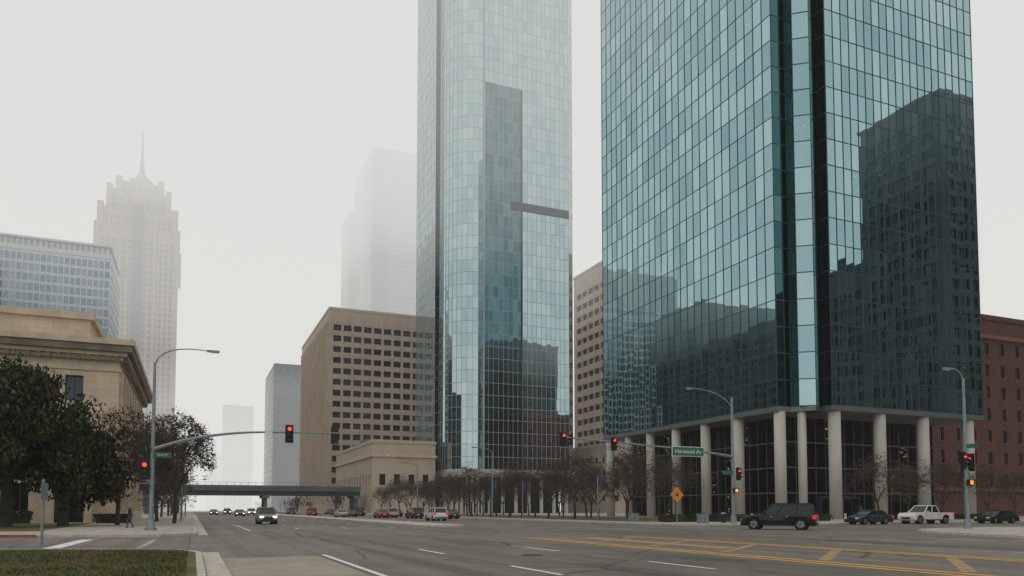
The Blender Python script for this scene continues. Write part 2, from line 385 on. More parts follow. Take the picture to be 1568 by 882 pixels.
curtain(G,U,(V0+4.4,81.2),(81.5,80.4),ZB,HT,2,NF,(0,-1),'glassRd','mullR')
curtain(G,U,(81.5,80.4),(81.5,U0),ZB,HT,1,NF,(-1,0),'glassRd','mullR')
G.obj('curtain_wall_glass',e); U.obj('mullions',e)
S=MB(); S.prism([(V0-.1,U1),(V0-.1,82),(V0+2.3,81.8),(V0+4.2,79.1),(81.4,80),(81.4,U0-.1),(V1+.1,U0-.1),(V1+.1,U1)],ZB-.75,ZB-.05,'soffit','mullL')
S.poly([(V0,U1,ZB-.74),(V0,82,ZB-.74),(81.5,82,ZB-.74),(81.5,U0,ZB-.74),(V1,U0,ZB-.74),(V1,U1,ZB-.74)],'soffit')
S.poly([(V0,U1,HT),(V0,82,HT),(81.5,82,HT),(81.5,U0,HT),(V1,U0,HT),(V1,U1,HT)],'roof'); S.obj('base_soffit',e)
C=MB()
for ss in (0.6,9.3,17.3,25.3,33.2,40.5,47.4): C.tube((V0+.9,82+ss,.13),(V0+.9,82+ss,ZB-.74),.8,.8,28,'column')
for ss in (1.2,9.9,18.8,28.6): C.tube((81.5+ss,U0+.9,.13),(81.5+ss,U0+.9,ZB-.74),.85,.85,28,'column')
C.tube((V0+3.6,81.2,.13),(V0+3.6,81.2,ZB-.74),.6,.6,24,'column')
co=C.obj('columns',e,smooth=True)
G=MB();U=MB()
curtain(G,U,(V0+5,U1-2),(V0+5,86),.14,ZB-.74,22,4,(-1,0),'lobby','mullL',mw=.10,mh=.2,tilt=.001)
curtain(G,U,(V0+5,86),(V1-1,86),.14,ZB-.74,16,4,(0,-1),'lobby','mullL',mw=.10,mh=.2,tilt=.001)
curtain(G,U,(V1-1,86),(V1-1,U1-2),.14,ZB-.74,18,4,(1,0),'lobby','mullL',mw=.10,mh=.2,tilt=.001)
G.obj('lobby_glass',e);U.obj('lobby_frames',e)
D=MB()
for x in (86.,90.5): D.box(x,x+3.4,84.9,85.94,.14,3.4,'darkpanel'); D.box(x+.2,x+1.6,84.85,84.9,.3,3.1,'lobby'); D.box(x+1.8,x+3.2,84.85,84.9,.3,3.1,'lobby')
D.obj('entrance_doors',e)

# ---------------------------------------------------------------- middle tower (rounded corner)
e=empty('rounded_glass_tower'); G=MB();U=MB(); ZB2=14.; H2=190.; NF2=45
def painted_reflection(s,z): return 'glassMd' if (s<13.2 and z<139) else 'glassM'  # dark panels paint a tall reflection into the flat front glass
curtain(G,U,(73.5,262),(73.5,239),ZB2,H2,14,NF2,(-1,0),'glassM','mullM',tilt=.0015)
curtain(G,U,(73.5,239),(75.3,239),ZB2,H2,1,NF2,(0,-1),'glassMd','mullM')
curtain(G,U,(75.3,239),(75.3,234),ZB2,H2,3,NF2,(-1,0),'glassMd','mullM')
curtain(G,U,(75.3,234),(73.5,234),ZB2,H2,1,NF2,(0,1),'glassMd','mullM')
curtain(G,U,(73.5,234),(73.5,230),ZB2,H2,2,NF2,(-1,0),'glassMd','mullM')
pa=arc(83.6,229.8,10.1,180,270,9)
for a,b in zip(pa[:-1],pa[1:]):
    m=Vector(((a[0]+b[0])/2-83.6,(a[1]+b[1])/2-229.8)).normalized()
    curtain(G,U,a,b,ZB2,H2,1,NF2,(m.x,m.y),'glassM','mullM',tilt=.001)
curtain(G,U,(83.6,219.7),(114,219.7),ZB2,H2,18,NF2,(0,-1),'glassM','mullM',tilt=.0015,fn=painted_reflection)
curtain(G,U,(114,219.7),(117,223),ZB2,H2,2,NF2,(.7,-.7),'glassM','mullM')
curtain(G,U,(117,223),(117,262),ZB2,H2,22,NF2,(1,0),'glassM','mullM')
curtain(G,U,(117,262),(73.5,262),ZB2,H2,22,NF2,(0,1),'glassM','mullM')
U.box(93,114,219.45,219.63,98.5,101.2,'darkpanel')
U.box(83.35,83.85,219.3,219.66,ZB2,H2,'mullM'); U.box(96.6,96.95,219.4,219.66,ZB2,139,'darkpanel')  # dark box edges the painted reflection strip
U.prism([(73.4,262.1),(73.4,230)]+[(x,y) for x,y in arc(83.6,229.8,10.2,180,270,9)]+[(114,219.6),(117.1,223),(117.1,262.1)],H2,H2+1.2,'roof','mullM')
G.obj('curtain_wall_glass',e);U.obj('mullions',e)
B=MB()
ring=[(73.1,262.3),(73.1,230)]+arc(83.6,229.8,10.6,180,270,9)+[(114.2,219.2),(117.5,222.8),(117.5,262.3)]
B.prism(ring,ZB2-2.4,ZB2-.1,'column','column')
for a in range(0,10): 
    t=math.radians(180+a*10); B.tube((83.6+9.6*math.cos(t),229.8+9.6*math.sin(t),.13),(83.6+9.6*math.cos(t),229.8+9.6*math.sin(t),ZB2-2.4),.6,.6,12,'column')
for k in range(7): B.tube((86+k*4.5,220.4,.13),(86+k*4.5,220.4,ZB2-2.4),.6,.6,12,'column')
for k in range(6): B.tube((74.3,234+k*5,.13),(74.3,234+k*5,ZB2-2.4),.6,.6,12,'column')
B.box(77,113,226,260,.13,ZB2-2.4,'lobby')
B.obj('colonnade',e)

# ---------------------------------------------------------------- beige buildings
e=grid_building('beige_office_block',47.8,102,294.7,375,80,4.0,4.3,3.05,2.3,'beige','win',.9,6,5)
rb=MB()
for k in range(20): rb.box(47.2,47.79,297+k*4.,297.9+k*4.,4,76,'beige2')
rb.obj('concrete_ribs',e)
e=grid_building('low_limestone_building',50.5,70.5,228,292,22.4,4.6,5.2,1.9,3.4,'beige2','win',.5,8,4)
t=MB(); t.box(49.9,71,227.4,228.01,17.6,18.3,'limes'); t.box(49.9,50.51,228.02,292,17.6,18.3,'limes'); t.box(56,64,226.6,227.99,.13,9,'limes'); t.obj('cornice',e)
grid_building('tan_office_block',150,200,235,284.5,101,5.,4.9,4.1,2.3,'beige2','win',.7,6,6)
grid_building('tan_annex',132,149,226,262,24,5,4.5,2,2,'beige2','win',.4,3,3,boxes=False)
e=empty('dark_glass_block');G=MB();U=MB()
curtain(G,U,(43,462),(88,462),0,86,20,21,(0,-1),'winb','darkpanel',mw=.3,mh=1.1)
curtain(G,U,(43,520),(43,462),0,86,22,21,(-1,0),'winb','darkpanel',mw=.3,mh=1.3)
curtain(G,U,(88,462),(88,520),0,86,22,21,(1,0),'winb','darkpanel',mw=.3,mh=1.3)
U.box(43.1,87.9,462.1,520,85,88,'darkpanel'); G.obj('glass',e);U.obj('spandrels',e)
e=empty('skyscraper_in_fog');G=MB();U=MB()
for (a,b,c,d,h) in ((126,215,576,650,286),(122,200,650.2,690,262)):
    curtain(G,U,(a,c),(b,c),0,h,26,70,(0,-1),'winb','greyconc',mw=.9,mh=1.5)
    curtain(G,U,(a,d),(a,c),0,h,20,70,(-1,0),'winb','greyconc',mw=.9,mh=1.5)
    curtain(G,U,(b,c),(b,d),0,h,20,70,(1,0),'winb','greyconc',mw=.9,mh=1.5)
    U.box(a+.1,b-.1,c+.1,d-.1,h-1,h+2,'greyconc')
U.box(125.2,137,575,576.2,0,286.5,'darkpanel')
G.obj('glass',e);U.obj('facade_frame',e)
grid_building('distant_office_tower',30,62,900,940,118,5,4.5,3,2,'greyconc','wind',.3,5,5)
grid_building('distant_office_tower',16,46,1050,1090,70,5,4.5,3,2,'greyconc','wind',.3,5,5)
grid_building('distant_office_tower',-25,5,1200,1250,50,5,4.5,3,2,'greyconc','wind',.3,5,5)

e=empty('banded_glass_building');G=MB();U=MB()
curtain(G,U,(-150,340),(-32.7,340),0,102,58,26,(0,-1),'win2','white_panel',mw=.4,mh=1.15,proud=.3)
curtain(G,U,(-32.7,340),(-32.7,380),0,102,14,26,(1,0),'win2','white_panel',mw=.45,mh=2.6,proud=.3)
U.box(-150,-32.4,339.6,380,102.7,104.6,'white_panel'); 
for k in range(60): U.box(-149+k*1.95,-148.4+k*1.95,339.9,340.4,104.6,107,'white_panel')
U.box(-149,-33.5,340.6,379,104.6,107.4,'mullM'); U.box(-150,-32.3,339.5,380.2,107.4,108.2,'white_panel')
G.obj('glass',e);U.obj('bands',e)

e=empty('stepped_spire_tower'); cv,cu=-36.5,563
tiers=[(47,0,183),(44,183,197),(35,197,211),(25.5,211,219),(13,219,224)]
for i,(w,z0,z1) in enumerate(tiers):
    grid_building('',cv-w/2,cv+w/2,cu-w/2,cu+w/2,z1,3.1,3.9,1.6,2.6,'deco','wind',.6,2,1.2 if i else 3,z0=z0,parapet=True,parent=e,part='tier_%d'%(i+1),boxes=False)
B=MB()
for w,z0,z1 in tiers[:-1]:
    h=w/2
    for sx in (-1,1):
        for sy in (-1,1): B.box(cv+sx*h-1.8,cv+sx*h+1.8,cu+sy*h-1.8,cu+sy*h+1.8,max(z0-1,z1-22),z1+3,'deco')
    for k in (-.22,.22): B.box(cv+k*w-.8,cv+k*w+.8,cu-h-1.2,cu-h+.4,z0,z1+2.2,'deco')
B.box(cv-3.2,cv+3.2,cu-24.6,cu-23,60,200,'wind')
B.obj('corner_piers',e)
B=MB()
B.tube((cv,cu,224),(cv,cu,231),6,2.2,8,'deco'); B.tube((cv,cu,231),(cv,cu,238),1.7,1.4,8,'darkpanel'); B.tube((cv,cu,238),(cv,cu,262),1.1,.35,8,'darkpanel'); B.obj('spire',e)

# museum
e=empty('museum_building'); B=MB()
mv0,mv1,mu0,mu1=-70,-7.5,90,130
L=mv1-mv0; sr=[]
for k in range(10):
    c=L-4.2-k*4.6; sr.append((c-.85,c+.85))
zr=[(.9,4.2),(6.2,11.2),(12.9,15.6)]
wall(B,(mv0,mu0),(mv1,mu0),.1,19.2,(0,-1),sr,zr,.7,'lime','win',skip=lambda s,z:(6<z<11.5))
sr=[(2.5+k*4.15,4.6+k*4.15) for k in range(9)]
wall(B,(mv1,mu0),(mv1,mu1),.1,19.2,(1,0),sr,[(2.4,10.6),(12.4,15.6)],.8,'lime','win')
wall(B,(mv0,mu1),(mv1,mu1),.1,19.2,(0,1),[],[],.8,'lime','win')
wall(B,(mv0,mu1),(mv0,mu0),.1,19.2,(-1,0),[],[],.8,'lime','win')
B.obj('walls',e)
T=MB()
def band(o,z0,z1,mat,a=mv0,b=mv1,c=mu0,d=mu1):
    T.box(a-o,b+o,c-o,d+o,z0,z1,mat)
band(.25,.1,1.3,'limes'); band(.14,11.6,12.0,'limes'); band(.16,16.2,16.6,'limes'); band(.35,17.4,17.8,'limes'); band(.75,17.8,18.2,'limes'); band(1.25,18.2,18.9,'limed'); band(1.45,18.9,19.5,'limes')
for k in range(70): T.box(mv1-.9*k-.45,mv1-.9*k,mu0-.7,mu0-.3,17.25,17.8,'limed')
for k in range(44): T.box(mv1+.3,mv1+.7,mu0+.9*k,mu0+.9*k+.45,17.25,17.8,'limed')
T.box(mv0+3,mv1-3.2,mu0+3,mu1-3,19.4,22.2,'lime'); T.box(mv0+2.6,mv1-2.8,mu0+2.6,mu1-2.6,22.2,22.9,'limes')
for k in range(10): T.box(mv1+.001,mv1+.32,mu0+.6+k*4.15,mu0+1.7+k*4.15,1.3,16.2,'limes')
T.obj('cornice_and_pilasters',e)
T=MB(); T.box(-13.6,-9.6,88.3,89.98,.1,5.2,'limes'); T.box(-12.9,-10.3,88.25,88.32,.2,4.4,'win'); T.box(-14,-9.2,87.9,89.98,5.2,5.8,'limed'); T.obj('doorway',e)

e=grid_building('brick_building',124,200,100,150,40,4.6,4.4,1.5,2.5,'brick','win',.35,5,4,sill='brickl')
T=MB(); T.box(123.4,200.6,99.4,99.99,35.6,36.4,'brickl'); T.box(123.5,200.5,99.5,99.99,5,5.6,'brickl'); T.box(128,190,108,140,39.4,43.5,'brickl'); T.obj('trim',e)
# office blocks out of frame on the right and left (they are what the mirror glass shows)
grid_building('dark_office_tower',158,200,15.5,38.5,99,3.2,3.9,2.5,2.4,'darkpanel','win',.4,5,4)
grid_building('dark_office_block',160,200,-16,15,66,3.2,3.9,2.5,2.4,'darkpanel','win',.4,5,4)
grid_building('dark_office_block',170,210,-70,-18,48,3.2,3.9,2.5,2.2,'darkpanel','win',.4,5,4)
grid_building('dark_office_block',-92,-53,176,236,58,4,3.9,3,2.4,'darkpanel','win',.4,5,4)
grid_building('dark_office_block',-112,-73,238,298,80,4,3.9,3,2.4,'darkpanel','win',.4,5,4)
grid_building('dark_office_block',-150,-77,302,337,104,4,3.9,3,2.4,'darkpanel','win',.4,5,4)
grid_building('dark_office_tower',-165,-105,442,460,166,4,3.9,3,2.4,'darkpanel','win',.4,5,4)

# ---------------------------------------------------------------- overpass
e=empty('overpass_bridge');B=MB()
B.box(-70,48,233,245,6.9,7.7,'greyconc')
B.box(-70,48,232.8,233.1,7.7,8.5,'greyconc');B.box(-70,48,244.9,245.2,7.7,8.5,'greyconc')
for k in range(5): B.box(-70,48,234+k*2.4,234.6+k*2.4,5.6,6.9,'darkpanel')
for vv in (-12,20,47):
    B.box(vv-1,vv+1,233.4,244.6,4.8,5.58,'greyconc')
    for uu in (235,239,243): B.tube((vv,uu,0),(vv,uu,4.8),.5,.5,12,'greyconc')
B.obj('deck_and_piers',e)
T=MB()
for k in range(60): T.box(-69+k*1.95,-68.9+k*1.95,232.9,233.0,8.5,9.3,'gal')
T.box(-70,48,232.9,233.0,9.3,9.38,'gal'); T.obj('railing',e)

# ---------------------------------------------------------------- trees
def rvec(): 
    while True:
        q=Vector((random.uniform(-1,1),random.uniform(-1,1),random.uniform(-1,1)))
        if .05<q.length<1: return q.normalized()
def leaf(B,p,s,mat):
    n=rvec(); a=n.orthogonal().normalized(); b=n.cross(a); t=random.uniform(0,6.28)
    a,b=a*math.cos(t)+b*math.sin(t),b*math.cos(t)-a*math.sin(t)
    B.poly([p-a*s,p-b*s*.55,p+a*s,p+b*s*.55],mat)
def grow(B,p,d,l,r,dep,mx,ends,ang=(22,48),up=.12,mat='bark'):
    mid=p+d*l*.5+rvec()*l*.06; q=p+d*l+rvec()*l*.05
    n=8 if dep==0 else (6 if dep<3 else (4 if dep<5 else 3)); rt=r*.68
    B.tube(p,mid,r,(r+rt)/2,n,mat,False);B.tube(mid,q,(r+rt)/2,rt,n,mat,False)
    if dep>=mx: ends.append(q);return
    if dep>=mx-2: ends.append(mid)
    k=3 if random.random()<.55 or dep==0 else 2
    if dep==0: k=4
    off=random.uniform(0,6.28); pa=d.orthogonal().normalized();pb=d.cross(pa)
    for i in range(k):
        a=math.radians(random.uniform(*ang)); t=off+6.283*i/k+random.uniform(-.4,.4)
        nd=d*math.cos(a)+(pa*math.cos(t)+pb*math.sin(t))*math.sin(a); nd.z+=up; nd.normalize()
        grow(B,q,nd,l*random.uniform(.68,.9),rt*random.uniform(.62,.85),dep+1,mx,ends,ang,up,mat)
def bare_tree_mesh(h,seed,leaves,mat='rust',ls=.08,mx=6,twigs=4,ang=(24,46)):
    random.seed(seed); B=MB(); ends=[]
    grow(B,Vector((0,0,0)),Vector((random.uniform(-.06,.06),random.uniform(-.06,.06),1)).normalized(),h*.21,h*.022,0,mx,ends,ang,.07)
    for q in ends:
        for _ in range(twigs):
            d=rvec(); d.z=abs(d.z)*.6; B.tube(q,q+d*random.uniform(.25,.8),.016,.005,3,'barkl',False)
    for _ in range(leaves):
        leaf(B,random.choice(ends)+rvec()*random.uniform(0,.45),ls*random.uniform(.6,1.4),mat)
    o=B.obj('tmp'); me=o.data; bpy.data.objects.remove(o); 
    zm=max(v.co.z for v in me.vertices); rm=max(v.co.xy.length for v in me.vertices)
    return me,zm,rm
variants=[bare_tree_mesh(9,s,l) for s,l in ((11,500),(12,1100),(13,300),(14,1300))]
vorange=bare_tree_mesh(9,21,5200,'orange',.14)
vstreet=[bare_tree_mesh(9,41,4200,'rust',.10,6,5,(26,54)),bare_tree_mesh(9,44,2600,'rust',.10,6,5,(26,54))]
def put_tree(v,u,h,k,rz,name='bare_tree',var=None,rad=None):
    me,zm,rm=var or variants[k%4]; o=bpy.data.objects.new(name,me); bpy.context.collection.objects.link(o)
    s=h/zm; w=(rad or h*.56)/rm
    o.location=W(v,u,.12); o.scale=(w,w,s); o.rotation_euler=(0,0,rz)
random.seed(5); k=0
for u in range(76,206,8):
    put_tree(48+random.uniform(-.8,.8),u+random.uniform(-1.5,1.5),random.uniform(8.2,10.4),k,random.uniform(0,6)); k+=1
for u in range(80,200,10):
    put_tree(56+random.uniform(-1,1),u+random.uniform(-2,2),random.uniform(8,10),k,random.uniform(0,6)); k+=1
for u in range(92,200,13):
    put_tree(65+random.uniform(-1,1),u,random.uniform(8,10),k,random.uniform(0,6)); k+=1
for v,u,h in ((76,66,8.4),(82.5,67,7.8),(89,67.5,8.2),(97,67,7.6),(104,68,7.0)): put_tree(v,u,h,k,k*1.3,rad=h*.62);k+=1
put_tree(-1.6,80,11.6,0,.7,var=vstreet[1],rad=6.3); put_tree(-6.0,74,10.8,3,2.1,var=vstreet[0],rad=5.8); put_tree(-3.6,92,11.5,3,4.1,var=vstreet[1],rad=6.0)
for v,u,h in ((-4.9,108,10.5),(-4.8,122,11),(-4.8,140,11),(-4.3,160,10),(-4.3,180,10),(-4.3,200,10)): put_tree(v,u,h,k,k*1.7,rad=h*.5);k+=1
for v,u,h in ((77,39,8.5),(86,34,9)): put_tree(v,u,h,0,1.,'autumn_tree',vorange,4.6)
def oak_mesh(seed,h,wd,nl):
    random.seed(seed);B=MB();ends=[]
    grow(B,Vector((0,0,0)),Vector((.05,0,1)),h*.15,h*.034,0,5,ends,(34,64),.03)
    cl=[(random.choice(ends)+rvec()*.3,random.uniform(.5,1.2)) for _ in range(170)]
    for _ in range(nl):
        c,rr=random.choice(cl); d=rvec()*rr*random.random()**.45; d.z*=.6
        leaf(B,c+d,random.uniform(.09,.18),'oak')
    o=B.obj('live_oak_tree'); sz=max(v.co.z for v in o.data.vertices); sx=max(v.co.xy.length for v in o.data.vertices)
    o.scale=(wd/sx,wd/sx,h/sz); return o
o=oak_mesh(31,13.8,7.4,21000); o.location=W(-13.6,70.,.1)
o=oak_mesh(37,9.6,6.0,14000); o.location=W(-9.8,71.5,.1)
o=oak_mesh(32,12.,6.5,10000); o.location=W(-21.,66,.1)
random.seed(9);B=MB()
for _ in range(240):
    v=random.choice((random.uniform(-40,-4),random.uniform(43,80))); u=random.uniform(250,620)
    c=Vector((v,u,random.uniform(3,6)))
    B.tube((v,u,0),(v,u,c.z),.25,.1,5,'bark',False)
    for _ in range(60): leaf(B,c+rvec()*random.uniform(.5,3.4),.5,'rust')
B.obj('distant_trees',rot=ROT)
def hedge(name,v0,v1,u0,u1,h,n):
    B=MB(); B.box(v0+.25,v1-.25,u0+.25,u1-.25,.1,h-.2,'hedge')
    for _ in range(n):
        leaf(B,Vector((random.uniform(v0,v1),random.uniform(u0,u1),.15+(h-.1)*random.random()**.5)),.1,'hedge')
    B.obj(name,rot=ROT)
hedge('hedge',-34,-14.5,85.5,87.5,1.3,6000); hedge('hedge',-9,-5.6,84,86,1.,1500); hedge('hedge',46,70,67.2,68.6,.9,4000); hedge('hedge',78,110,71,72.4,.8,4000)
random.seed(3);B=MB()
for _ in range(34000):
    v=-.1-abs(random.gauss(0,6)); u=random.uniform(12,30)
    if u>29.2-.425*(v+3): continue
    if v>-3.5 and (v+3.2)**2+(max(u,26.6)-26.6)**2>3.2**2: continue
    p=Vector((v,u,.134)); a=random.uniform(0,6.28); h=random.uniform(.03,.09); w=.012
    B.poly([p-Vector((math.cos(a)*w,math.sin(a)*w,0)),p+Vector((math.cos(a)*w,math.sin(a)*w,0)),p+Vector((random.gauss(0,.02),random.gauss(0,.02),h))],'grass')
B.obj('grass_blades',rot=ROT)
B=MB()
for _ in range(1300):
    leaf(B,Vector((-.2-abs(random.gauss(0,2.6)),random.uniform(12,28),.17)),random.uniform(.02,.05),'orange')
B.obj('fallen_leaves',rot=ROT)

# ---------------------------------------------------------------- vehicles
def weld(o,norm=True):
    bm=bmesh.new();bm.from_mesh(o.data);bmesh.ops.remove_doubles(bm,verts=bm.verts,dist=.0005)
    if norm: bmesh.ops.recalc_face_normals(bm,faces=bm.faces)
    bm.to_mesh(o.data);bm.free()
def car(name,v,u,heading,kind,paint,lit=False):
    pt=P[paint]; e=empty(name,W(v,u,0),heading)
    if kind=='suv': L,Wd,belt,top,g0,g1,t0,t1,wr,gc=5.3,2.02,1.16,1.92,-2.52,1.15,-2.3,.40,.41,.30
    elif kind=='suvs': L,Wd,belt,top,g0,g1,t0,t1,wr,gc=4.7,1.88,1.05,1.72,-2.2,1.1,-1.9,.3,.36,.27
    elif kind=='sedan': L,Wd,belt,top,g0,g1,t0,t1,wr,gc=4.8,1.84,.94,1.44,-1.75,1.2,-1.05,.25,.33,.22
    else: L,Wd,belt,top,g0,g1,t0,t1,wr,gc=5.9,2.02,1.2,1.92,-.75,1.35,-.55,.65,.42,.36
    hl=L/2; ax=(-hl+1.05 if kind!='pickup' else -hl+1.25, hl-.95); ar=wr+.07
    hood=belt-.04 if kind!='sedan' else belt-.08
    if kind=='sedan': topl=[(-hl,.5),(-hl+.02,.85),(-hl+.2,.95),(g0,belt+.02),(g1,belt),(hl-.35,hood-.14),(hl-.05,.62),(hl,.4)]
    elif kind=='pickup': topl=[(-hl,.55),(-hl,.8),(g0-.05,.8),(g0-.03,belt),(g1,belt),(hl-.25,hood-.02),(hl-.03,.95),(hl,.45)]
    else: topl=[(-hl,.5),(-hl+.02,1.0),(-hl+.1,belt),(g1,belt),(hl-.3,hood-.06),(hl-.05,.88),(hl,.45)]
    bot=[(hl-.05,gc)]
    for axx in (ax[1],ax[0]):
        for i in range(9):
            t=math.pi*i/8; x=axx+ar*math.cos(t); z=wr+ar*math.sin(t)
            bot.append((x,max(gc,z) if 0<i<8 else gc))
    bot.append((-hl+.05,gc))
    prof=topl+bot; B=MB(); n=len(prof); hw=Wd/2
    def y(z): return hw*(1-.05*max(0,(z-.75))) 
    B.poly([(x,y(z),z) for x,z in prof],pt); B.poly([(x,-y(z),z) for x,z in reversed(prof)],pt)
    for i in range(n):
        a=prof[i];b=prof[(i+1)%n]
        B.poly([(a[0],-y(a[1]),a[1]),(b[0],-y(b[1]),b[1]),(b[0],y(b[1]),b[1]),(a[0],y(a[1]),a[1])],pt)
    ob=B.obj('body',e); weld(ob)
    md=ob.modifiers.new('bevel','BEVEL');md.width=.07;md.segments=3;md.angle_limit=math.radians(50)
    for p_ in ob.data.polygons: p_.use_smooth=True
    B=MB();bw=hw*.93;tw=hw*.76; b0,b1=belt-.02,top-.06
    c=[(g0,-bw,b0),(g1,-bw,b0),(g1,bw,b0),(g0,bw,b0)];d=[(t0,-tw,b1),(t1,-tw,b1),(t1,tw,b1),(t0,tw,b1)]
    for i in range(4): j=(i+1)%4; B.poly([c[i],c[j],d[j],d[i]],'carglass')
    B.obj('windows',e)
    R=MB(); rr=[(t0-.06,-tw-.02),(t1+.08,-tw-.02),(t1+.08,tw+.02),(t0-.06,tw+.02)]
    R.prism(rr,b1-.03,top,pt,pt); ro=R.obj('roof',e); weld(ro,False)
    md=ro.modifiers.new('bevel','BEVEL');md.width=.05;md.segments=2
    Q=MB()
    for i in range(4): Q.tube(c[i],d[i],.055,.045,6,pt)
    for f in ((.5,) if kind in('sedan','pickup') else (.3,.66)):
        for s in (-1,1):
            Q.tube((g0+(g1-g0)*(1-f),s*bw,b0),(t0+(t1-t0)*(1-f),s*tw,b1),.05,.045,6,pt if kind!='suv' else 'black')
    if kind in('suv','suvs'):
        for s in (-1,1): Q.box(t0+.2,t1-.1,s*(tw-.1)-.02,s*(tw-.1)+.02,top,top+.06,'black')
    Q.obj('pillars',e)
    if kind=='pickup':
        K=MB()
        for s in (-1,1): K.box(-hl+.02,g0-.06,s*(hw-.09)-.07,s*(hw-.09)+.07,.78,belt-.02,pt)
        K.box(-hl+.0,-hl+.09,-hw+.17,hw-.17,.78,belt-.03,pt); K.box(-hl+.1,g0-.1,-hw+.17,hw-.17,.805,.82,'black'); K.obj('cargo_bed',e)
    Wh=MB()
    for axx in ax:
        for s in (-1,1):
            y0=s*(hw-.25);y1=s*(hw-.01)
            Wh.tube((axx,y0,wr),(axx,y1,wr),wr,wr,24,'tyre'); Wh.tube((axx,y1,wr),(axx,y1+s*.012,wr),wr*.64,wr*.6,18,'rim'); Wh.tube((axx,y1+s*.012,wr),(axx,y1+s*.03,wr),.07,.06,8,'black')
            for q in range(5):
                t=q*1.2566; Wh.obox((axx+math.cos(t)*.1,y1+s*.013,wr+math.sin(t)*.1),(math.cos(t+.35)*wr*.42,0,math.sin(t+.35)*wr*.42),(0,s*.003,0),(-math.sin(t)*.05,0,math.cos(t)*.05),'black')
            Wh.tube((axx,s*(hw-.4),wr),(axx,s*(hw-.24),wr),ar-.01,ar-.01,20,'black')
    Wh.obj('wheels',e)
    X=MB(); zt=.88 if kind!='sedan' else .74
    for s in (-1,1):
        X.box(hl-.14,hl+.005,s*(hw-.32)-.2,s*(hw-.32)+.2,zt-.22 if kind!='sedan' else .56,zt-.04 if kind!='sedan' else .7,'head_on' if lit else 'head')
        X.box(-hl-.02,-hl+.22,s*(hw-.12)-.12,s*(hw-.12)+.125,zt-.08,zt+.22 if kind!='sedan' else zt+.12,'tail')
        X.box(g1-.35,g1-.2,s*(hw+.09)-.1,s*(hw+.09)+.1,belt-.02,belt+.15,pt)
        X.box(-hl+1.7,hl-1.6,s*(hw+.004)-.01,s*(hw+.004)+.01,gc+.02,gc+.12,'black')
        for xx in (.35,-.75): X.box(xx,xx+.15,s*(hw*.985)-.01,s*(hw*.985)+.015,belt-.2,belt-.16,'chrome')
        for xx in (g1-.2,.28,-.85): X.box(xx,xx+.012,s*(hw*.992)-.006,s*(hw*.992)+.006,gc+.2,belt-.06,'black')
    X.box(hl-.05,hl+.015,-.5,.5,.5,.72,'black'); X.box(hl-.06,hl+.05,-hw+.1,hw-.1,.34,.47,'black' if kind!='pickup' else 'chrome')
    X.box(-hl-.05,-hl+.05,-hw+.1,hw-.1,.36,.5,'black' if kind!='pickup' else 'chrome'); X.box(-hl-.06,-hl-.0505,-.2,.2,.55,.68,'sign_white')
    X.obj('lights_and_trim',e)
    return e
car('suv',40.6,44.2,math.radians(153),'suv','black')
UP=ROT+math.pi/2
car('oncoming_suv',7.0,81,UP+math.pi,'suvs','pale',True)
car('white_suv',29.5,95,UP,'suvs','white')
car('sedan',62.6,55.6,ROT+math.pi,'sedan','grey')
car('pickup_truck',70.5,55.4,ROT+math.pi,'pickup','white')
car('sedan',79.5,54.,ROT+math.pi,'sedan','black')
car('sedan',88.,54.,ROT+math.pi,'sedan','white')
car('sedan',96.,54.,ROT+math.pi,'sedan','silver')
for v,u,h,k,p in ((33,118,0,'suvs','grey'),(37,112,0,'sedan','black'),(29.5,126,0,'sedan','red'),(33,134,0,'suvs','silver'),(37,146,0,'sedan','black'),(29,150,0,'sedan','grey'),(33,163,0,'suv','black'),(25.5,142,0,'sedan','silver'),(25,175,0,'suvs','red'),(37,180,0,'sedan','white'),(9,165,1,'sedan','grey'),(13,190,1,'suvs','white'),(5,205,1,'sedan','black'),(29,205,0,'suvs','black'),(13,140,1,'sedan','red'),(33,190,0,'sedan','black'),(25,215,0,'suv','grey'),(9,225,1,'suvs','black'),(37,225,0,'sedan','black')):
    car('car',v,u,UP+(math.pi if h else 0),k,p,bool(h))

# ---------------------------------------------------------------- street furniture
def sig_head(B,c,f,lit=True):
    c=Vector(c); f=Vector((f[0],f[1],0)); s=Vector((-f.y,f.x,0)); 
    B.obox(c-s*.18-f*.1-Vector((0,0,.53)),s*.36,f*.2,(0,0,1.06),'black')
    B.obox(c-s*.28-f*.09-Vector((0,0,.64)),s*.56,f*.03,(0,0,1.28),'black')
    for i,m in enumerate(('red_on' if lit else 'amber_off','amber_off','green_off')):
        q=c+Vector((0,0,.34-.34*i))+f*.1
        B.tube(q,q+f*.02,.135,.12,14,m)
        for k in range(8):
            t=math.radians(-10+k*25); t2=math.radians(-10+(k+1)*25)
            a=q+s*.155*math.cos(t)+Vector((0,0,.155*math.sin(t))); b=q+s*.155*math.cos(t2)+Vector((0,0,.155*math.sin(t2)))
            B.poly([a,b,b+f*.24,a+f*.24],'black')
def bez(p0,p1,p2,n=10): return [Vector(p0)*(1-t)**2+Vector(p1)*2*t*(1-t)+Vector(p2)*t*t for t in [i/n for i in range(n+1)]]
def lamp_head(B,p,d):
    d=Vector((*d,0)); s=Vector((-d.y,d.x,0)); B.obox(Vector(p)-s*.14-Vector((0,0,.07)),d*.8,s*.28,(0,0,.12),'gal'); B.obox(Vector(p)-s*.1+d*.25-Vector((0,0,.11)),d*.5,s*.2,(0,0,.05),'sign_white')
